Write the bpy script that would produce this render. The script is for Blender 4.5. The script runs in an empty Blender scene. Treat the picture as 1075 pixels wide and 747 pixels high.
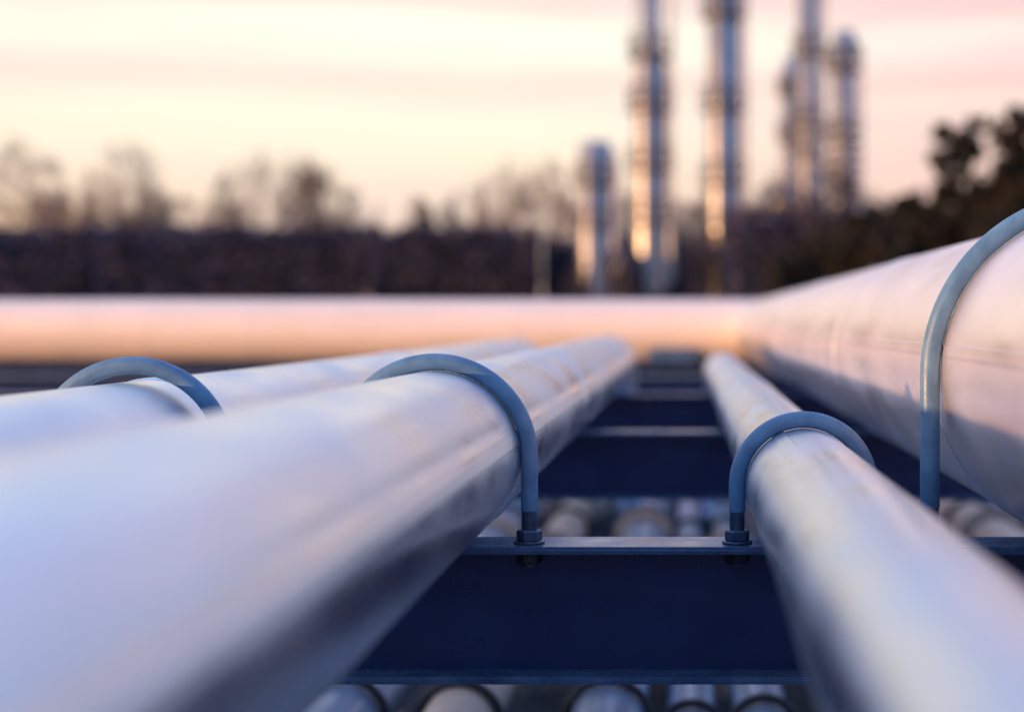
import bpy, bmesh, math, random
import numpy as np
from mathutils import Vector, Matrix

R = math.radians
sc = bpy.context.scene
col = sc.collection

# ------------------------------------------------------------------ camera
GH = 1.5                       # eye height above the ground
F = 1566.0                     # focal length in photo pixels (photo 1075 wide)
VPX, VPY = 720.0, 336.0        # vanishing point of the pipe run in the photo
cam = bpy.data.cameras.new('camera')
cam.sensor_width = 36.0
cam.lens = 36.0 * F / 1075.0
cam.shift_x = -(VPX - 537.5) / 1075.0
cam.shift_y = -(373.5 - VPY) / 1075.0
cam.clip_start = 0.02
cam.clip_end = 9000
cam.dof.use_dof = True
cam.dof.focus_distance = 1.79
cam.dof.aperture_fstop = 2.1
camo = bpy.data.objects.new('camera', cam)
camo.location = (0, 0, GH)
camo.rotation_euler = (R(90), 0, 0)
col.objects.link(camo)
sc.camera = camo

# ------------------------------------------------------------------ light and sky
SUN_EL, SUN_AZ = 4.0, -115.0   # azimuth clockwise from +Y (view direction); -90 is left
az = R(SUN_AZ)
sd = Vector((math.sin(az) * math.cos(R(SUN_EL)), math.cos(az) * math.cos(R(SUN_EL)), math.sin(R(SUN_EL))))
sun = bpy.data.lights.new('sun', 'SUN')
sun.energy = 5.0
sun.angle = R(1.0)
sun.color = (1.0, 0.46, 0.165)
suno = bpy.data.objects.new('sun', sun)
suno.rotation_euler = sd.to_track_quat('Z', 'Y').to_euler()
suno.location = (-30, -10, 20)
col.objects.link(suno)

world = bpy.data.worlds.new('World')
sc.world = world
world.use_nodes = True
nt = world.node_tree
nt.nodes.clear()
N = nt.nodes.new
L = nt.links.new
wout = N('ShaderNodeOutputWorld')
bg = N('ShaderNodeBackground')
bg.inputs['Strength'].default_value = 0.1
L(bg.outputs[0], wout.inputs[0])
sky = N('ShaderNodeTexSky')
sky.sky_type = 'NISHITA'
sky.sun_disc = False
sky.sun_elevation = R(SUN_EL)
sky.sun_rotation = az
sky.dust_density = 2.0
tc = N('ShaderNodeTexCoord')
sep = N('ShaderNodeSeparateXYZ')
L(tc.outputs['Generated'], sep.inputs[0])
# thin high cloud lit by the low sun: cream near the horizon, lavender overhead
ramp = N('ShaderNodeValToRGB')
cr = ramp.color_ramp
stops = [(0.0, (.94, .58, .39)), (.06, (.97, .69, .48)), (.10, (1.0, .81, .61)), (.125, (1.02, .89, .71)), (.138, (1.01, .89, .72)),
         (.152, (.98, .77, .66)), (.166, (1.0, .87, .74)), (.178, (1.06, 1.0, .82)), (.19, (1.05, .98, .81)), (.203, (.95, .75, .67)),
         (.24, (.92, .78, .76)), (.32, (.76, .76, .88)), (.48, (.56, .68, 1.0)), (1.0, (.38, .56, 1.05))]
while len(cr.elements) < len(stops):
    cr.elements.new(0.5)
for e, (p, c) in zip(cr.elements, stops):
    e.position = p
    e.color = (*c, 1)
# streaks of cloud
mp = N('ShaderNodeMapping')
mp.inputs['Scale'].default_value = (2.2, 2.2, 26.0)
mp.inputs['Location'].default_value = (0.3, 0.0, 0.35)
L(tc.outputs['Generated'], mp.inputs[0])
nz = N('ShaderNodeTexNoise')
nz.inputs['Scale'].default_value = 1.0
nz.inputs['Detail'].default_value = 5
nz.inputs['Roughness'].default_value = 0.5
L(mp.outputs[0], nz.inputs[0])
nr = N('ShaderNodeMapRange')
nr.inputs['From Min'].default_value = .42
nr.inputs['From Max'].default_value = .62
L(nz.outputs[0], nr.inputs[0])
pink = N('ShaderNodeMixRGB')
pink.inputs[2].default_value = (.88, .70, .66, 1)
pm = N('ShaderNodeMath'); pm.operation = 'MULTIPLY'; pm.inputs[1].default_value = .7
L(nr.outputs[0], pm.inputs[0])
# the streaks wander: noise shifts the bands up and down
nz2 = N('ShaderNodeTexNoise')
nz2.inputs['Scale'].default_value = 1.0
nz2.inputs['Detail'].default_value = 4
mp2 = N('ShaderNodeMapping')
mp2.inputs['Scale'].default_value = (3.5, 3.5, 22.0)
L(tc.outputs['Generated'], mp2.inputs[0]); L(mp2.outputs[0], nz2.inputs[0])
sh = N('ShaderNodeMath'); sh.operation = 'MULTIPLY_ADD'
sh.inputs[1].default_value = .05; sh.inputs[2].default_value = -.025
L(nz2.outputs[0], sh.inputs[0])
zz_ = N('ShaderNodeMath'); zz_.operation = 'ADD'
L(sep.outputs['Z'], zz_.inputs[0]); L(sh.outputs[0], zz_.inputs[1])
L(zz_.outputs[0], ramp.inputs[0])
lowm = N('ShaderNodeMapRange')
lowm.inputs['From Min'].default_value = .45
lowm.inputs['From Max'].default_value = .06
L(sep.outputs['Z'], lowm.inputs[0])
pm2 = N('ShaderNodeMath'); pm2.operation = 'MULTIPLY'
L(pm.outputs[0], pm2.inputs[0]); L(lowm.outputs[0], pm2.inputs[1])
L(pm2.outputs[0], pink.inputs[0]); L(ramp.outputs[0], pink.inputs[1])
# pinker towards the right, dim blue dusk opposite the sun, orange afterglow low behind the camera
def mixcol(fac, c1, c2, blend='MIX'):
    n = N('ShaderNodeMixRGB'); n.blend_type = blend
    L(fac, n.inputs[0]); L(c1, n.inputs[1])
    if isinstance(c2, tuple): n.inputs[2].default_value = (*c2, 1)
    else: L(c2, n.inputs[2])
    return n.outputs[0]
def rng_(sock, a, b):
    n = N('ShaderNodeMapRange'); n.interpolation_type = 'SMOOTHSTEP'
    n.inputs['From Min'].default_value = a; n.inputs['From Max'].default_value = b
    L(sock, n.inputs[0]); return n.outputs[0]
def mul(a, b):
    n = N('ShaderNodeMath'); n.operation = 'MULTIPLY'; L(a, n.inputs[0]); L(b, n.inputs[1]); return n.outputs[0]
c_ = mixcol(rng_(sep.outputs['X'], -.15, .3), pink.outputs[0], (.93, .78, .86), 'MULTIPLY')
dusk = mul(rng_(sep.outputs['X'], .22, .55), rng_(sep.outputs['Z'], .8, .25))
c_ = mixcol(dusk, c_, (.22, .48, .90))
back = mul(rng_(sep.outputs['Y'], .1, -.45), rng_(sep.outputs['X'], -.75, -.35))
c_ = mixcol(back, c_, (.24, .40, .70))
glow = mul(rng_(sep.outputs['Y'], -.62, -.95), rng_(sep.outputs['Z'], .24, .04))
c_ = mixcol(glow, c_, (.95, .62, .50))
gain = N('ShaderNodeVectorMath'); gain.operation = 'SCALE'; gain.inputs['Scale'].default_value = 10.0
L(c_, gain.inputs[0])
mixw = N('ShaderNodeMixRGB')
mixw.inputs[0].default_value = .85
L(sky.outputs[0], mixw.inputs[1]); L(gain.outputs[0], mixw.inputs[2])
L(mixw.outputs[0], bg.inputs['Color'])

sc.view_settings.view_transform = 'Standard'
sc.view_settings.look = 'None'
sc.view_settings.gamma = 1
sc.view_settings.exposure = 0.35
sc.view_settings.use_curve_mapping = False

# ------------------------------------------------------------------ materials
def mat(name, base, rough=.5, metal=0.0, noise=None, bump=None, rvar=None, stretch=(1, 1, 1), spec=.5, base2=None):
    m = bpy.data.materials.new(name)
    m.use_nodes = True
    t = m.node_tree
    p = t.nodes['Principled BSDF']
    p.inputs['Base Color'].default_value = (*base, 1)
    p.inputs['Roughness'].default_value = rough
    p.inputs['Metallic'].default_value = metal
    p.inputs['Specular IOR Level'].default_value = spec
    c = t.nodes.new('ShaderNodeTexCoord')
    mpn = t.nodes.new('ShaderNodeMapping')
    mpn.inputs['Scale'].default_value = stretch
    t.links.new(c.outputs['Object'], mpn.inputs[0])

    def noi(scale, detail=4):
        n = t.nodes.new('ShaderNodeTexNoise')
        n.inputs['Scale'].default_value = scale
        n.inputs['Detail'].default_value = detail
        t.links.new(mpn.outputs[0], n.inputs[0])
        return n
    if noise:
        n = noi(noise)
        r = t.nodes.new('ShaderNodeValToRGB')
        r.color_ramp.elements[0].position = .35
        r.color_ramp.elements[1].position = .65
        b2 = base2 or tuple(min(1, x * .72) for x in base)
        r.color_ramp.elements[0].color = (*b2, 1)
        r.color_ramp.elements[1].color = (*base, 1)
        t.links.new(n.outputs[0], r.inputs[0])
        t.links.new(r.outputs[0], p.inputs['Base Color'])
    if rvar:
        n = noi(rvar[0], 5)
        r = t.nodes.new('ShaderNodeMapRange')
        r.inputs['From Min'].default_value = .3
        r.inputs['From Max'].default_value = .7
        r.inputs['To Min'].default_value = rvar[1]
        r.inputs['To Max'].default_value = rvar[2]
        t.links.new(n.outputs[0], r.inputs[0])
        t.links.new(r.outputs[0], p.inputs['Roughness'])
    if bump:
        prev = None
        for sca, stre, dist in bump:
            n = noi(sca, 3)
            b = t.nodes.new('ShaderNodeBump')
            b.inputs['Strength'].default_value = stre
            b.inputs['Distance'].default_value = dist
            t.links.new(n.outputs[0], b.inputs['Height'])
            if prev:
                t.links.new(prev.outputs[0], b.inputs['Normal'])
            prev = b
        t.links.new(prev.outputs[0], p.inputs['Normal'])
    return m

ALU = mat('aluminium_cladding', (.67, .75, .83), .28, 1.0, noise=11, base2=(.61, .69, .78), rvar=(14, .22, .40),
          bump=[(7, .22, .012), (26, .08, .003), (120, .05, .001)], stretch=(1, .35, 1))
ALU_B = mat('weathered_aluminium', (.84, .81, .82), .34, .8, noise=8, base2=(.75, .72, .74), rvar=(11, .28, .44),
            bump=[(5, .38, .018), (22, .12, .003)], stretch=(1, .4, 1))
ALU_C = mat('matte_aluminium', (.90, .84, .78), .5, .05, noise=6, base2=(.83, .77, .71), rvar=(8, .42, .58),
            bump=[(6, .3, .015), (25, .2, .003)], stretch=(.4, 1, 1))
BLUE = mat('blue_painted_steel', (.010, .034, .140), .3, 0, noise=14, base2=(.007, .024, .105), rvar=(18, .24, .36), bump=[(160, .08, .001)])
FLANGE = mat('lit_blue_steel', (.10, .20, .37), .24, .3, noise=22, base2=(.05, .12, .26), rvar=(25, .2, .36), bump=[(120, .08, .001)])  # lighter copy of the beam blue; lit-edge highlight put into the colour
ROD = mat('blue_coated_rod', (.095, .235, .42), .42, 0, noise=38, base2=(.06, .165, .32), rvar=(60, .34, .55), bump=[(220, .12, .001)])
NUT = mat('dark_blue_nut', (.055, .115, .21), .4, .3, noise=90, base2=(.04, .07, .13))
LOWPIPE = mat('pale_bare_pipe', (.42, .56, .78), .32, .6, noise=9, base2=(.30, .42, .62), bump=[(20, .1, .003)])
LOWPIPE_W = mat('primed_pipe', (.46, .38, .35), .5, .2, noise=9, base2=(.34, .25, .22), bump=[(20, .1, .003)])
LOWPIPE_C = mat('cream_primed_pipe', (.80, .62, .50), .5, .1, noise=9, base2=(.7, .5, .4))  # cream primer; on the warm lit pipe it stands in for sunlight
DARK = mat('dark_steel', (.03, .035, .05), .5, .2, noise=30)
GROUND = mat('gravel_ground', (.016, .028, .050), .95, 0, noise=3, base2=(.010, .017, .032), bump=[(40, .6, .02)])
TOWER = mat('tower_cladding', (.42, .46, .53), .34, .74, noise=2, base2=(.31, .35, .42), rvar=(1.2, .30, .44), bump=[(1.2, .25, .04)], stretch=(1, 1, .5))
PLAT = mat('platform_steel', (.10, .10, .12), .6, .2, noise=4)
VESSEL = mat('pale_vessel', (.55, .58, .62), .45, .2, noise=2)
BARK = mat('bark', (.06, .05, .05), .9, 0, noise=6)
BIRCH = mat('pale_bark', (.38, .36, .36), .85, 0, noise=3, base2=(.22, .20, .20))
TWIG = mat('twigs', (.17, .13, .122), .9, 0)
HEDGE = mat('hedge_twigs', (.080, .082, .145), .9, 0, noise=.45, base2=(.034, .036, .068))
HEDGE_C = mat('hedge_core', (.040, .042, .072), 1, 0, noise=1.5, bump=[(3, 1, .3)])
LEAF = mat('evergreen_leaf', (.013, .014, .011), .8, 0, noise=1.0, base2=(.008, .009, .008))

# ------------------------------------------------------------------ helpers
def tag(o, label=None, cat=None, group=None, kind=None):
    if label: o['label'] = label
    if cat: o['category'] = cat
    if group: o['group'] = group
    if kind: o['kind'] = kind
    return o

def empty(name, loc, label=None, cat=None, group=None):
    o = bpy.data.objects.new(name, None)
    o.empty_display_size = .1
    o.location = loc
    col.objects.link(o)
    return tag(o, label, cat, group)

class MB:
    """collects vertices and faces for ONE mesh object"""
    def __init__(s):
        s.v, s.f, s.sm = [], [], []
    def add(s, vs, fs, smooth=False):
        o = len(s.v)
        s.v += [tuple(p) for p in vs]
        s.f += [tuple(i + o for i in f) for f in fs]
        s.sm += [smooth] * len(fs)
    def box(s, a, b):
        (x0, y0, z0), (x1, y1, z1) = a, b
        s.add([(x0, y0, z0), (x1, y0, z0), (x1, y1, z0), (x0, y1, z0), (x0, y0, z1), (x1, y0, z1), (x1, y1, z1), (x0, y1, z1)],
              [(0, 3, 2, 1), (4, 5, 6, 7), (0, 1, 5, 4), (1, 2, 6, 5), (2, 3, 7, 6), (3, 0, 4, 7)])
    def sweep(s, pts, rad, seg=24, cap=True, smooth=True):
        """round tube along a polyline; rad is a number or one radius per point"""
        pts = [Vector(p) for p in pts]
        n = len(pts)
        rr = rad if hasattr(rad, '__len__') else [rad] * n
        tan = []
        for i in range(n):
            a = pts[max(i - 1, 0)]; b = pts[min(i + 1, n - 1)]
            tan.append((b - a).normalized())
        up = Vector((0, 0, 1)) if abs(tan[0].z) < .9 else Vector((0, 1, 0))
        u = (up - tan[0] * up.dot(tan[0])).normalized()
        vs, fs = [], []
        for i in range(n):
            u = (u - tan[i] * u.dot(tan[i])).normalized()
            w = tan[i].cross(u)
            for k in range(seg):
                t = 2 * math.pi * k / seg
                vs.append(pts[i] + (u * math.cos(t) + w * math.sin(t)) * rr[i])
        for i in range(n - 1):
            for k in range(seg):
                k2 = (k + 1) % seg
                fs.append((i * seg + k, i * seg + k2, (i + 1) * seg + k2, (i + 1) * seg + k))
        s.add(vs, fs, smooth)
        if cap:
            o = len(vs)
            s.add(vs[:seg], [tuple(range(seg))[::-1]])
            s.add(vs[-seg:], [tuple(range(seg))])
    def lathe(s, prof, seg=32, c=(0, 0, 0), axis='z', smooth=True):
        vs, fs = [], []
        for r, z in prof:
            for k in range(seg):
                t = 2 * math.pi * k / seg
                p = (r * math.cos(t), r * math.sin(t), z)
                if axis == 'y': p = (p[0], p[2], p[1])
                if axis == 'x': p = (p[2], p[0], p[1])
                vs.append((p[0] + c[0], p[1] + c[1], p[2] + c[2]))
        for i in range(len(prof) - 1):
            for k in range(seg):
                k2 = (k + 1) % seg
                fs.append((i * seg + k, i * seg + k2, (i + 1) * seg + k2, (i + 1) * seg + k))
        s.add(vs, fs, smooth)
    def build(s, name, material, parent=None, bevel=0):
        me = bpy.data.meshes.new(name)
        me.from_pydata(s.v, [], s.f)
        me.polygons.foreach_set('use_smooth', s.sm)
        me.materials.append(material)
        me.update()
        if bevel:
            bm = bmesh.new(); bm.from_mesh(me)
            bmesh.ops.recalc_face_normals(bm, faces=bm.faces)
            bmesh.ops.bevel(bm, geom=[e for e in bm.edges if e.calc_face_angle(0) > .9], offset=bevel, segments=2, affect='EDGES')
            bm.to_mesh(me); bm.free()
        o = bpy.data.objects.new(name, me)
        col.objects.link(o)
        if parent: o.parent = parent
        return o

def copy_tree(o, parent=None):
    c = o.copy(); col.objects.link(c)
    c.parent = parent
    for ch in o.children:
        copy_tree(ch, c)
    return c

# ------------------------------------------------------------------ ground
g = MB()
g.add([(-3000, -3000, 0), (3000, -3000, 0), (3000, 4000, 0), (-3000, 4000, 0)], [(0, 1, 2, 3)])
tag(g.build('ground', GROUND), kind='structure')

m = MB()  # unseen bank added left of the frame to shade the rack from low sun
rb = random.Random(5)
sec = [(-3.2, -.02), (-2.0, 1.0), (-.9, 1.82), (.3, 1.88), (1.3, 1.1), (2.8, -.02)]
ny = 56
vs = []
for i in range(ny):
    y = -26 + 30.8 * i / (ny - 1)
    f = min(1, (i + .4) / 5, (ny - .6 - i) / 2.5)
    for xx, zz in sec:
        vs.append((-8.6 + xx * (.4 + .6 * f) + rb.gauss(0, .06), y + rb.gauss(0, .1), zz * f + (rb.gauss(0, .03) if zz > 0 else 0)))
m.add(vs, [(i * 6 + j, i * 6 + j + 1, i * 6 + 7 + j, i * 6 + 6 + j) for i in range(ny - 1) for j in range(5)], True)
tag(m.build('sun_block_bank', GROUND), kind='structure')

# ------------------------------------------------------------------ pipe rack: beams on posts
D = 1.8                         # beam spacing
BT = GH - .267                  # top of the upper beams
BH = .162
def support(y, ztop, x0, x1, post_x, label, w=.09, h=BH, name='pipe_support'):
    t = empty(name, (0, y, 0), label, 'steel beam', 'blue steel beams under the pipes')
    tf, wt = .009, .007
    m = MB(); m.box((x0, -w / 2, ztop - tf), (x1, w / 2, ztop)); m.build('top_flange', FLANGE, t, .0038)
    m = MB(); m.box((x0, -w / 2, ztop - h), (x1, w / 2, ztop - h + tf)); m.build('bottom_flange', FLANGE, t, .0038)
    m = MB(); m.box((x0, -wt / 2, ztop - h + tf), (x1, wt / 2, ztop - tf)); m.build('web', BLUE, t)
    for px in post_x:
        m = MB(); zt = ztop - h - .002
        m.box((px - .06, -.06, 0), (px + .06, -.051, zt)); m.box((px - .06, .051, 0), (px + .06, .06, zt))
        m.box((px - .004, -.051, 0), (px + .004, .051, zt))
        m.box((px - .1, -.1, .0), (px - .0605, .1, .02)); m.box((px + .0605, -.1, 0), (px + .1, .1, .02))
        m.build('post', BLUE, t)
    return t
support(D * 1, BT, -1.7, 1.9, (-1.4, 1.6), 'blue steel I-beam nearest the camera, carrying the row of U-bolts')
support(D * 2, BT, -2.4, 2.2, (-1.6, 1.7), 'dark blue steel I-beam second from the camera, without U-bolts')
support(D * 3, BT, -3.2, 2.4, (-1.6, 1.7), 'thin looking blurred blue beam third from the camera')
support(D * 4, BT, -4.2, 2.4, (-1.6, 1.7), 'far blurred blue beam fourth from the camera, in front of the pipe elbows')
support(9.6, BT, -7.2, 1.2, (-6.5, -4.0, -1.6, .8), 'farthest blue beam lying right under the crossing pipe')
support(0, BT, -1.7, 1.9, (-1.4, 1.6), 'blue steel beam directly below the camera')
support(-D, BT, -1.7, 1.9, (-1.4, 1.6), 'blue steel beam behind the camera')
# lower tier
LT = .655
support(2.86, LT, -2.0, 1.9, (-1.15, 1.75), 'low dark blue beam under the nearest row of lower U-bolts', h=.12)
support(5.5, LT, -2.0, 2.3, (-1.15, 2.15), 'low dark blue beam under the farther row of lower U-bolts', h=.12)

# ------------------------------------------------------------------ pipes
def arc(c, r, a0, a1, plane, n=14):
    out = []
    for i in range(n + 1):
        a = R(a0 + (a1 - a0) * i / n)
        u, v = math.cos(a) * r, math.sin(a) * r
        if plane == 'yz': out.append((c[0], c[1] + u, c[2] + v))
        else: out.append((c[0] + u, c[1] + v, c[2]))
    return out

def band(m, y, r, axis='y', w=.03, t=.0022):
    m.lathe([(r - .002, -w / 2), (r + t * .3, -w / 2 + .001), (r + t, -w / 2 + .009), (r + t, w / 2 - .009), (r + t * .3, w / 2 - .001), (r - .002, w / 2)],
            64, (0, y, 0) if axis == 'y' else (y, 0, 0), axis)

def lap_seam(r, ang, y0, y1, material, parent, hgt=.0013):
    m = MB()
    a = R(ang); da = .011 / r
    prof = [(a - da, r - .001), (a - da * .8, r + hgt), (a + da * .2, r + hgt * .8), (a + da, r - .0006)]
    vs, n = [], 30
    for i in range(n):
        y = y0 + (y1 - y0) * i / (n - 1)
        vs += [(q * math.cos(t), y, q * math.sin(t)) for t, q in prof]
    m.add(vs, [(i * 4 + j, i * 4 + j + 1, i * 4 + 5 + j, i * 4 + 4 + j) for i in range(n - 1) for j in range(3)])
    m.build('lap_seam', material, parent)

def run_pipe(name, x, z, r, y_end, y0, joints, label, material, drop=True, group=None, seam=None):
    t = empty(name, (x, y0, z), label, 'pipe', group)
    m = MB()
    ys = np.arange(y0, y_end + .001, .3)
    m.sweep([(0, y - y0, 0) for y in ys] + [(0, y_end - y0, 0)], r, 64)
    clad = m.build('cladding', material, t)
    if seam is not None: lap_seam(r, seam, .01, y_end - y0 - .01, material, clad)
    if drop:
        br = r * 1.5
        m = MB()
        pts = arc((0, y_end - y0 + .001, -br), br, 90, 0, 'yz', 7)
        pts.append((0, y_end - y0 + br + .001, -z + .0))
        m.sweep(pts, r + .002, 48)
        m.build('down_elbow', material, t)
    for y in joints:
        m = MB(); band(m, y - y0, r)
        m.build('joint_band', material, clad)
    return t
Z = lambda h: GH - h
run_pipe('insulated_pipe', -.301, Z(.1635), .103, 5.85, -3.2, (-.4, 1.845, 3.0, 4.7),
         'large silver pipe filling the lower left, second pipe from the left', ALU, group='silver pipes running away on the beams', seam=14)
run_pipe('insulated_pipe', -.663, Z(.170), .0965, 5.85, -3.2, (.8, 1.86, 3.4, 4.9),
         'silver pipe at the far left, first pipe from the left edge', ALU, group='silver pipes running away on the beams')
run_pipe('insulated_pipe', .141, Z(.1985), .069, 5.85, -3.2, (-.2, 1.83, 3.3, 4.8),
         'slim silver pipe in the lower right, thinnest of the pipes on the beams', ALU, group='silver pipes running away on the beams', seam=118)

# thick pipe: runs away on the right, then turns left and crosses the view
RX, RZ, RR, YC = .505, Z(.067), .200, 9.6
t = empty('insulated_pipe', (RX, -3.2, RZ), 'thick silver pipe on the right that turns left and crosses behind the others', 'pipe',
          'silver pipes running away on the beams')
e = .10
m = MB()
ys = list(np.arange(-3.2, YC - e, .4)) + [YC - e]
m.sweep([(0, y + 3.2, 0) for y in ys], RR, 72); clad = m.build('cladding', ALU_B, t)
lap_seam(RR, 172, .01, YC - e + 3.1, ALU_B, clad, .0007)
m = MB()
pts = [(-e + e * math.cos(R(a)), YC - e + e * math.sin(R(a)) + 3.2, 0) for a in (0, 45, 90)]
pts = [(pts[0][0], pts[0][1] + .001, 0)] + pts[1:2] + [(pts[2][0] - .001, pts[2][1], 0)]
m.sweep(pts, RR + .0008, 72, smooth=True); m.build('elbow', ALU_B, t)
m = MB()
m.sweep([(-e - .002 - .5 * i, YC + 3.2, 0) for i in range(15)], RR, 72); m.build('crossing_cladding', ALU_C, t)
for y in (.35, 1.842, 3.1, 5.0, 7.0):
    m = MB(); band(m, y + 3.2, RR, w=.035); m.build('joint_band', ALU_B, t)
for x in (-1.6, -3.3, -3.95, -5.2):
    m = MB()
    m.lathe([(RR - .002, -.03), (RR + .002, -.012), (RR + .002, .012), (RR - .002, .03)], 64, (x, YC + 3.2, 0), 'x')
    m.build('joint_band', ALU_C, t)
m = MB(); m.lathe([(.0, RR + .032), (.012, RR + .032), (.014, RR + .024), (.008, RR + .022), (.008, RR - .005)], 16, (-3.35, YC + 3.2, 0))
m.build('vent_plug', DARK, t)
m = MB(); m.lathe([(.0, RR + .018), (.008, RR + .017), (.010, RR + .008), (.006, RR - .004)], 12, (0, 4.0 + 3.2, 0))
m.build('screw', DARK, t)

# saddle under the crossing pipe
t = empty('pipe_saddle', (-.085, 9.52, BT), 'pale blue steel saddle block under the middle of the crossing pipe', 'saddle')
m = MB(); m.box((-.15, -.10, .0), (.15, -.088, .095)); m.box((-.15, -.088, .0), (-.138, .2, .06)); m.box((.138, -.088, 0), (.15, .2, .06))
m.build('saddle_plate', FLANGE, t, .002)

# ------------------------------------------------------------------ U-bolts on the nearest beam
def hexnut(x, z, r, h):
    m = MB()
    ring = lambda q, zz: [(x + q * math.cos(R(60 * k + 10)), q * math.sin(R(60 * k + 10)), zz) for k in range(6)]
    vs = ring(r * .9, z) + ring(r, z + h * .12) + ring(r, z + h * .88) + ring(r * .9, z + h)
    fs = [(i * 6 + k, i * 6 + (k + 1) % 6, i * 6 + 6 + (k + 1) % 6, i * 6 + 6 + k) for i in range(3) for k in range(6)]
    m.add(vs, fs + [tuple(range(6))[::-1], tuple(range(18, 24))])
    return m
def ubolt(x, y, zc, r, rr, zbase, label, group, mr=ROD, mn=NUT, below=.016, name='u_bolt'):
    """zc is the height of the arch centre, zbase the beam's top"""
    t = empty(name, (x, y, zbase), label, 'U-bolt', group)
    zc -= zbase
    m = MB()
    zt = rr * 2.6 + .012
    pts = [(-r, 0, zt)]
    pts += [(-r, 0, zc * .6 + zt * .4)] if zc > zt + .02 else []
    pts += [(r * math.cos(R(a)), 0, zc + r * math.sin(R(a))) for a in np.linspace(180, 0, 49)]
    pts += [(r, 0, zc * .6 + zt * .4)] if zc > zt + .02 else []
    pts += [(r, 0, zt)]
    m.sweep(pts, rr, 24)
    rod = m.build('rod', mr, t)
    for s in (-1, 1):
        m = MB()
        prof = [(rr * .92, zt + .001)]
        z = zt
        zl = -below - .012
        while z > zl:
            prof += [(rr * .95, z), (rr * .86, z - .0011)]
            z -= .0022
        prof.append((0.0005, zl))
        m.lathe(prof, 20, (s * r, 0, 0)); m.build('threaded_end', mn, rod)
        nut = hexnut(s * r, .003, rr * 1.5, rr * 1.3).build('nut', mn, t)
        m = MB(); m.lathe([(rr * .8, .0003), (rr * 1.8, .0003), (rr * 1.8, .003), (rr * .8, .003)], 24, (s * r, 0, 0)); m.build('washer', mn, nut)
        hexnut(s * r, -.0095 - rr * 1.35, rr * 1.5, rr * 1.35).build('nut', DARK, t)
    return t
UG = 'blue U-bolts clamping the pipes to the nearest beam'
ubolt(-.301, D - .012, Z(.1635), .1135, .0103, BT, 'blue U-bolt over the large left pipe, right leg bolted to the beam in full view', UG)
ubolt(-.663, D - .012, Z(.166), .112, .0106, BT, 'blue U-bolt over the far left pipe, only its arch in view', UG)
ubolt(.141, D - .012, Z(.1985), .0795, .0100, BT, 'small blue U-bolt over the slim right pipe', UG)
ubolt(.505, D - .012, Z(.067), .2125, .0118, BT, 'tall blue U-bolt over the thick pipe at the right edge', UG)

# ------------------------------------------------------------------ lower pipes
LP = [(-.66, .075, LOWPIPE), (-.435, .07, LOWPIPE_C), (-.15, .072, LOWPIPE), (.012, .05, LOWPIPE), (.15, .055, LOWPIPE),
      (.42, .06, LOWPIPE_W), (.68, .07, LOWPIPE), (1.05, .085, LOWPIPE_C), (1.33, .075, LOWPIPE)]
desc = ['leftmost pale lower pipe', 'cream second lower pipe from the left', 'thick pale lower pipe in mid gap',
        'thin pale lower pipe right of mid gap', 'thin pale lower pipe beside the slim pipe', 'brownish lower pipe under the slim pipe',
        'pale lower pipe right of the slim pipe', 'warm lit lower pipe under the thick pipe', 'rightmost pale lower pipe']
for k, ((x, r, mt), dl) in enumerate(zip(LP, desc), 1):
    z = LT + r + .001
    t = empty('lower_pipe', (x, -2.0, z), dl + ' below the beams', 'pipe', 'small pipes on the lower level')
    m = MB(); m.sweep([(0, yy, 0) for yy in np.linspace(0, 10.2, 20)], r, 40); m.build('pipe_wall', mt, t)
    m = MB(); band(m, 4.45, r, w=.05, t=.008); m.build('joint_band', mt, t)
    for fy in {0: (), 1: (5.05,), 2: (4.75, 5.95), 3: (5.25,), 4: (4.9, 6.3), 5: (5.0,), 6: (), 7: (4.6,), 8: (5.1,), 9: (5.0,)}[k]:
        m = MB()
        rf = r + .034
        for d in (-.016, .004):
            m.lathe([(r - .002, d), (rf, d), (rf, d + .012), (r - .002, d + .012)], 32, (0, fy + 2.0, 0), 'y', smooth=False)
        for q in range(8):
            a = 2 * math.pi * (q + .5) / 8
            m.lathe([(.001, -.034), (.008, -.034), (.008, .034), (.001, .034)], 8, ((r + .018) * math.cos(a), fy + 2.0, (r + .018) * math.sin(a)), 'y')
        m.build('flange', LOWPIPE_C if k % 2 else LOWPIPE_W, t)
    where = dl
    for y, rn in ((2.86, 'near'), (5.5, 'far')):
        ubolt(x, y, z, r + .011, .009, LT, f'dark {rn} U-bolt on the {where}', 'dark U-bolts on the lower pipes', DARK, DARK, below=.02)

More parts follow.
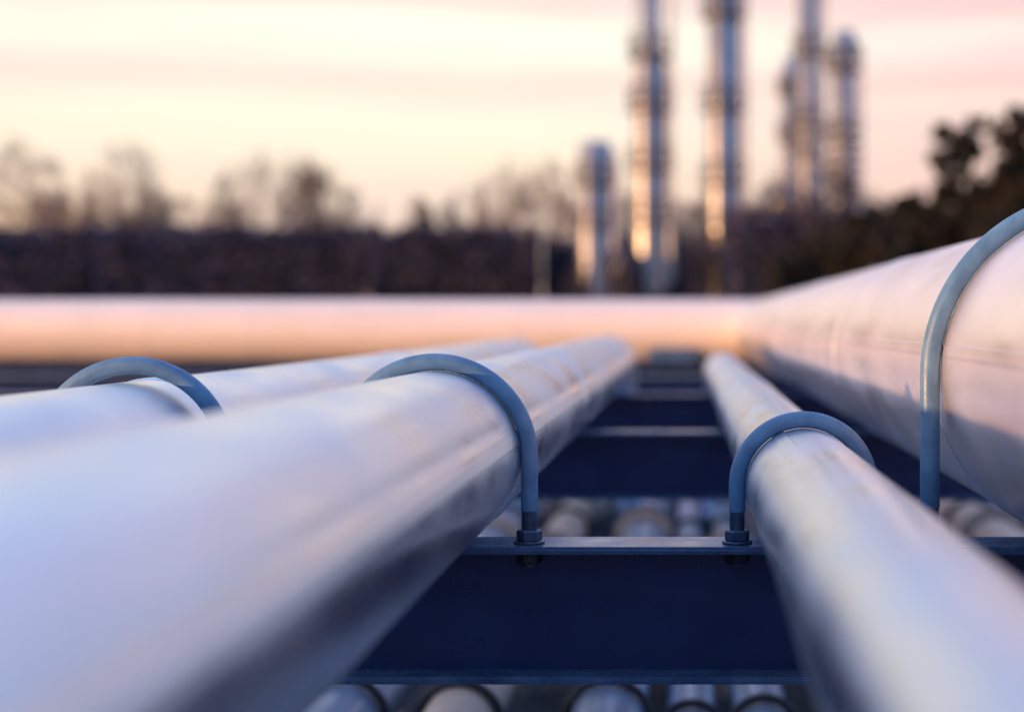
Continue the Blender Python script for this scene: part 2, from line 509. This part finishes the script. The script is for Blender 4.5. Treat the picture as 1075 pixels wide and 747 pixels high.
# ------------------------------------------------------------------ refinery towers (far)
def px(xp, y):  return (xp - VPX) / F * y
def pz(yp, y):  return GH - (yp - VPY) / F * y
def tower(xc, w, ytop, Y, plats, label, seg=None, pipe_side=None, taper=None):
    s = Y / F
    t = empty('distillation_tower', (px(xc, Y), Y, 0), label, 'tower', 'tall refinery towers')
    r = w * s / 2
    H = pz(ytop, Y)
    m = MB()
    if taper:
        ht = pz(taper[0], Y); r2 = taper[1] * s / 2
        prof = [(r * 1.15, 0), (r, 2.0), (r, ht - .8), (r2, ht + .4), (r2, H - r2 * .6), (r2 * .7, H - r2 * .15), (.01, H)]
    else:
        prof = [(r * 1.15, 0), (r, 2.0), (r, H - r * .28), (r * .9, H - r * .1), (r * .6, H - r * .02), (.01, H)]
    m.lathe(prof, 40); m.build('shell', TOWER, t)
    for yp in plats:
        h = pz(yp, Y)
        rr = r if not taper or h < pz(taper[0], Y) else taper[1] * s / 2
        m = MB()
        ro = rr + .30
        m.lathe([(rr, h), (ro, h), (ro, h + .12), (rr, h + .12)], 24, smooth=False)
        for k in range(12):
            a = 2 * math.pi * k / 12
            m.box((ro * math.cos(a) - .03, ro * math.sin(a) - .03, h + .1), (ro * math.cos(a) + .03, ro * math.sin(a) + .03, h + 1.05))
        for hz in (.6, 1.1):
            m.lathe([(ro - .03, h + hz), (ro + .03, h + hz), (ro + .03, h + hz + .06), (ro - .03, h + hz + .06)], 24, smooth=False)
        m.build('platform', PLAT, t)
    # downcomer pipe and ladder
    m = MB()
    a = R(-25)
    q = (r + .25)
    m.sweep([(q * math.cos(a), q * math.sin(a), .3), (q * math.cos(a), q * math.sin(a), H * .93), (r * .5 * math.cos(a), r * .5 * math.sin(a), H * .97)], .14, 10)
    m.build('downcomer_pipe', VESSEL, t)
    m = MB()
    a = R(-118); q = r + .3
    cx, cy = q * math.cos(a), q * math.sin(a)
    for d in (-.22, .22):
        m.box((cx + d - .03, cy - .03, .2), (cx + d + .03, cy + .03, H * .95))
    zz = .5
    while zz < H * .95:
        m.box((cx - .22, cy - .02, zz), (cx + .22, cy + .02, zz + .04)); zz += .35
    m.build('ladder', PLAT, t)
    return t
tower(625, 35, 148, 76, (196, 240), 'shortest tower, far left of the tower group, ending low against the sky')
tower(683, 35, -60, 70, (62, 118, 180, 236), 'tall tower second from left with a narrower upper part', taper=(60, 21))
tower(760, 35, -110, 68, (20, 118, 196, 250), 'thickest tall tower in the middle of the tower group')
tower(829, 15, 60, 84, (100, 150), 'thin short tower right of the thickest one')
tower(849, 22, -80, 76, (60, 135, 168), 'tall slim tower between two shorter ones on the right')
tower(886, 24, 32, 66, (75, 152, 190), 'rightmost tower of the group, with a flat top below the frame edge')

# horizontal drum and steel frame at the foot of the towers
t = empty('storage_drum', (px(656, 70), 70, 0), 'round pale drum seen end-on at the foot of the second tower', 'drum')
r = .72; zc = pz(283, 70)
m = MB()
m.lathe([(.01, -2.2), (r * .5, -2.1), (r * .85, -1.85), (r, -1.4), (r, 1.6), (r * .85, 2.0), (.01, 2.3)], 32, (0, 0, zc), 'y')
m.build('shell', VESSEL, t)
for yy in (-1, 1):
    m = MB(); m.box((-.8, yy - .15, 0), (.8, yy + .15, zc - r * .7)); m.build('saddle', PLAT, t)

t = empty('process_frame', (px(800, 82), 82, 0), 'dark steel process frame between the middle and right towers', 'steel frame')
m = MB()
for xx in np.linspace(-2.6, 5.4, 5):
    for yy in (-2, 2):
        m.box((xx - .15, yy - .15, 0), (xx + .15, yy + .15, pz(222, 82)))
m.build('column_grid', PLAT, t)
for yp in (223, 245, 268):
    m = MB(); h = pz(yp, 82); m.box((-2.9, -2.3, h - .3), (5.7, 2.3, h)); m.build('deck', PLAT, t)
for xx, yp, rr_ in ((-1.4, 230, .8), (1.2, 217, 1.0), (3.6, 238, .75)):
    m = MB(); zc = pz(yp, 82)
    m.lathe([(.01, -1.9), (rr_ * .6, -1.8), (rr_, -1.4), (rr_, 1.4), (rr_ * .6, 1.8), (.01, 1.9)], 24, (xx, -1.2, zc), 'y')
    m.build('vessel', VESSEL, t)

# ------------------------------------------------------------------ bare trees
def grow(rng, H, spread, depth=5, trunk_r=.16, lean=0.0, floor=.017):
    """returns (trunk MB, twig MB)"""
    tr, tw = MB(), MB()
    def tube(m, pts, r0, r1, seg):
        rad = [max(r0 + (r1 - r0) * i / (len(pts) - 1), floor) for i in range(len(pts))]
        m.sweep(pts, rad, seg, cap=False, smooth=True)
    def branch(p, d, ln, r, lev):
        n = 4 if lev < 3 else 3
        pts = [p]
        dd = d.copy()
        for i in range(n):
            dd = (dd + Vector((rng.gauss(0, .13), rng.gauss(0, .13), rng.gauss(.06, .08)))).normalized()
            pts.append(pts[-1] + dd * ln / n)
        tube(tr if lev == 0 else tw, pts, r, r * (.55 if lev < depth else .3), 7 if lev == 0 else (5 if lev < 2 else 3))
        if lev >= depth: return
        kids = rng.randint(4, 5) if lev < 2 else (rng.randint(3, 5) if lev < depth - 1 else rng.randint(5, 7))
        for k in range(kids):
            f = rng.uniform(.35, 1.0) if k else 1.0
            idx = min(int(f * n), n - 1)
            q = pts[idx].lerp(pts[idx + 1], min(max(f * n - idx, 0), 1))
            ang = rng.uniform(.35, .85) * spread if k else rng.uniform(.1, .35)
            a = rng.uniform(0, 2 * math.pi)
            base = (pts[idx + 1] - pts[idx]).normalized()
            o = base.orthogonal().normalized()
            o.rotate(Matrix.Rotation(a, 3, base))
            nd = (base * math.cos(ang) + o * math.sin(ang)).normalized()
            branch(q, nd, ln * rng.uniform(.58, .8), r * rng.uniform(.42, .58), lev + 1)
    branch(Vector((0, 0, 0)), Vector((lean, 0, 1)).normalized(), H * .36, trunk_r, 0)
    zmax = max(v[2] for v in tw.v)
    k = H / zmax
    for mm in (tr, tw):
        mm.v = [(x * k, y * k, z * k) for x, y, z in mm.v]
    return tr, tw

protos = {}
def bare_tree(xp, ytop, Y, seed, label, w=90, spread=1.0, bark=BARK, depth=5, trunk_r=.17, twig=None):
    """w: crown width in photo pixels at the tree's distance"""
    rng = random.Random(seed)
    H = pz(ytop, Y)
    t = empty('bare_tree', (px(xp, Y), Y, 0), label, 'tree', 'bare trees beyond the pipes')
    tr, tw = grow(rng, H, spread * 1.22, depth, trunk_r, floor=.017 if w > 75 else .013)
    A = np.array(tw.v)
    zt = np.percentile(A[:, 2], 98)
    up = A[A[:, 2] > zt * .45]
    x0, x1 = np.percentile(up[:, 0], (2, 82))
    kx = w * Y / F / (x1 - x0)
    y0, y1 = np.percentile(up[:, 1], (2, 82))
    cx, cy, zc = (x0 + x1) / 2, (y0 + y1) / 2, up[:, 2].mean()
    ky = w * Y / F / (y1 - y0)
    for mm in (tr, tw):
        mm.v = [((x - cx * min(1, z / zc)) * kx, (y - cy * min(1, z / zc)) * ky, z * H / zt) for x, y, z in mm.v]
    # round the crown off: twigs outside an egg-shaped hull are drawn in to it
    B = np.array(tw.v)
    ax = np.array([w * Y / F / 1.8] * 2 + [H * .35])
    ctr = np.array([0, 0, H * .71])
    q = (B - ctr) / ax * np.array([1.45, 1.45, 1.3])
    n = np.linalg.norm(q, axis=1)[:, None]
    q = q / (1 + n ** 5) ** .2
    ok_ = (B[:, 2] > H * .42)[:, None]
    B = np.where(ok_, q * ax + ctr, B)
    tw.v = [tuple(p) for p in B]
    tr.build('trunk', bark, t)
    tw.build('crown', twig or TWIG, t)
    return t
bare_tree(22, 150, 108, 11, 'pale thin bare tree at the left edge of the sky', 90)
bare_tree(88, 188, 96, 12, 'low dense bare tree, darker, near the left edge', 120, 1.2, trunk_r=.2)
bare_tree(130, 150, 110, 13, 'tall faint bare tree behind the low dense one on the left', 85)
bare_tree(165, 200, 98, 14, 'low bare bush-like tree to the right of the left pair', 90, 1.2)
bare_tree(222, 200, 104, 15, 'small bare tree left of the broad crowned one', 60)
bare_tree(286, 154, 98, 16, 'broad round-crowned bare tree standing highest in the left half', 120, 1.15, trunk_r=.2)
bare_tree(340, 182, 100, 17, 'bare tree on the right flank of the broad crowned one', 80, 1.1)
bare_tree(384, 232, 76, 18, 'bare tree with a pale grey trunk in front of the hedge', 44, bark=BIRCH, trunk_r=.5, twig=HEDGE)
bare_tree(420, 202, 106, 19, 'small faint bare tree near the middle of the hedge', 70)
bare_tree(488, 200, 104, 20, 'bare tree left of the round crowned one beside the towers', 60)
bare_tree(545, 158, 96, 21, 'round crowned bare tree just left of the shortest tower', 100, 1.15, trunk_r=.2)
bare_tree(600, 205, 102, 22, 'small bare tree behind the shortest tower', 60)
bare_tree(655, 196, 110, 23, 'bare tree between the first two towers', 70, 1.1)
bare_tree(722, 196, 112, 24, 'bare tree between the second tower and the thickest one', 80, 1.15)
bare_tree(805, 180, 62, 25, 'dark dense bare tree in front of the steel frame', 90, 1.2, twig=HEDGE)
bare_tree(862, 176, 60, 26, 'dark bare tree in front of the right hand towers', 90, 1.2, twig=HEDGE)
bare_tree(915, 205, 68, 27, 'bare tree right of the rightmost tower', 70, 1.1, twig=HEDGE)

bare_tree(652, 252, 62, 41, 'low dark scrub hiding the foot of the second tower', 46, 1.3, twig=HEDGE)
bare_tree(728, 236, 62, 42, 'dark scrub between the second tower and the thickest one', 56, 1.3, twig=HEDGE)
bare_tree(772, 205, 63, 43, 'dark leafless tree right at the foot of the thickest tower', 60, 1.3, twig=HEDGE)
bare_tree(604, 268, 63, 44, 'low dark scrub at the foot of the shortest tower', 34, 1.3, twig=HEDGE)

# ------------------------------------------------------------------ hedge / thicket behind the pipes
def leafcloud(m, rng, pts, size, stretch=1.0):
    """many small leaf-sized quads"""
    n = len(pts)
    d = rng.normal(size=(n, 3)); d /= np.linalg.norm(d, axis=1)[:, None]
    e = rng.normal(size=(n, 3)); e -= d * (e * d).sum(1)[:, None]; e /= np.linalg.norm(e, axis=1)[:, None]
    s = size * rng.uniform(.5, 1.3, (n, 1))
    a = pts - d * s * stretch; b = pts + e * s * .5; c = pts + d * s * stretch; f = pts - e * s * .5
    v = np.stack([a, b, c, f], 1).reshape(-1, 3)
    o = len(m.v)
    m.v += [tuple(x) for x in v]
    m.f += [(o + 4 * i, o + 4 * i + 1, o + 4 * i + 2, o + 4 * i + 3) for i in range(n)]
    m.sm += [False] * n

def hedge(x0p, x1p, yps, Y, seed, label, n):
    rng = np.random.default_rng(seed)
    x0, x1 = px(x0p, Y), px(x1p, Y)
    t = empty('hedge', ((x0 + x1) / 2, Y, 0), label, 'hedge')
    c = (x0 + x1) / 2
    h = pz(yps, Y)
    # core: lumpy closed body
    m = MB()
    nx = 60
    xs = np.linspace(x0 - c, x1 - c, nx)
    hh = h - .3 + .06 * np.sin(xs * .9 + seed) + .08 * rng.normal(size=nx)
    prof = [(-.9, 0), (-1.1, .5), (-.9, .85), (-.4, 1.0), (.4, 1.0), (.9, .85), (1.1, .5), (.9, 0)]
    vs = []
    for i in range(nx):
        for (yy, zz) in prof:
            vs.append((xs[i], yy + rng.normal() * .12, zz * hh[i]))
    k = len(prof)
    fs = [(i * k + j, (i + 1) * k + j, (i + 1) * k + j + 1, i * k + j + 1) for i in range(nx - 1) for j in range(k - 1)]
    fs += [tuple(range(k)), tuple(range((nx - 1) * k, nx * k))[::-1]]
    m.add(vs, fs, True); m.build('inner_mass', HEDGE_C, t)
    m = MB()
    X = rng.uniform(x0 - c, x1 - c, n)
    zz = rng.uniform(.05, 1, n) ** .8
    yy = -1.25 + rng.exponential(.22, n) + np.where(zz > .9, rng.uniform(0, 2, n), 0)
    Zz = zz * (h + .07 * np.sin(X * .9 + seed) + .08 * np.sin(X * 2.7))
    leafcloud(m, rng, np.stack([X, yy, Zz], 1), .22, 1.3)
    m.build('twigs', HEDGE, t)
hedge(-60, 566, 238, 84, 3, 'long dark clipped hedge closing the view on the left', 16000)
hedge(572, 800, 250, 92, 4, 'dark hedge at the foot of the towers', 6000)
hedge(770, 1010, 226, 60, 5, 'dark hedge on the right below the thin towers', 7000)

# ------------------------------------------------------------------ dark evergreens on the right
def evergreen(xp, Y, clumps, seed, label, n=10000, leaf=.15):
    rng = np.random.default_rng(seed)
    bx = px(xp, Y)
    t = empty('evergreen_tree', (bx, Y, 0), label, 'tree', 'dark evergreens on the right')
    s = Y / F
    tr = MB()
    top = max(pz(cy, Y) for _, cy, _ in clumps)
    tr.sweep([(0, 0, 0), (.1, 0, top * .35), (-.05, .05, top * .7)], [.2, .14, .06], 10)
    cr_ = MB()
    for (cx, cy, cr0) in clumps:
        c = np.array([px(cx, Y) - bx, rng.normal() * .5, pz(cy, Y)])
        rad = cr0 * s
        tr.sweep([(0, 0, min(top * .3, c[2] * .6)), (c[0] * .5, c[1] * .5, c[2] * .75), tuple(c)], [.09, .06, .025], 7)
        k = int(n * (rad ** 2) / sum((q[2] * s) ** 2 for q in clumps))
        # sub clusters for an uneven outline
        ns = max(10, k // 45)
        dirs = rng.normal(size=(ns, 3)); dirs /= np.linalg.norm(dirs, axis=1)[:, None]
        cc = c + dirs * rad * rng.uniform(.3, 1.18, (ns, 1)) * np.array([1, 1, .85])
        idx = rng.integers(0, ns, k)
        pts = cc[idx] + rng.normal(size=(k, 3)) * rad * .13
        leafcloud(cr_, rng, pts, leaf)
    tr.build('trunk', BARK, t)
    cr_.build('crown', LEAF, t)
evergreen(1000, 46, [(1004, 146, 28), (988, 170, 18), (1008, 184, 13), (1022, 160, 13), (1000, 215, 32), (1035, 205, 20), (965, 240, 30), (1030, 250, 40), (990, 270, 46), (955, 268, 40)], 31,
          'dark evergreen with a round top clump against the sky, second from right edge')
evergreen(1066, 44, [(1062, 150, 26), (1085, 130, 26), (1050, 178, 14), (1068, 215, 40), (1110, 190, 44), (1060, 270, 45)], 32,
          'dark evergreen rising highest at the right edge')
evergreen(930, 50, [(935, 236, 28), (903, 246, 24), (958, 222, 20), (925, 270, 42), (885, 276, 36), (950, 250, 36)], 33,
          'low dark evergreen left of the two taller ones')
evergreen(845, 56, [(850, 262, 20), (820, 285, 24), (870, 270, 22), (845, 300, 26)], 34,
          'lowest dark evergreen bush just behind the elbow of the thick pipe', n=3500)
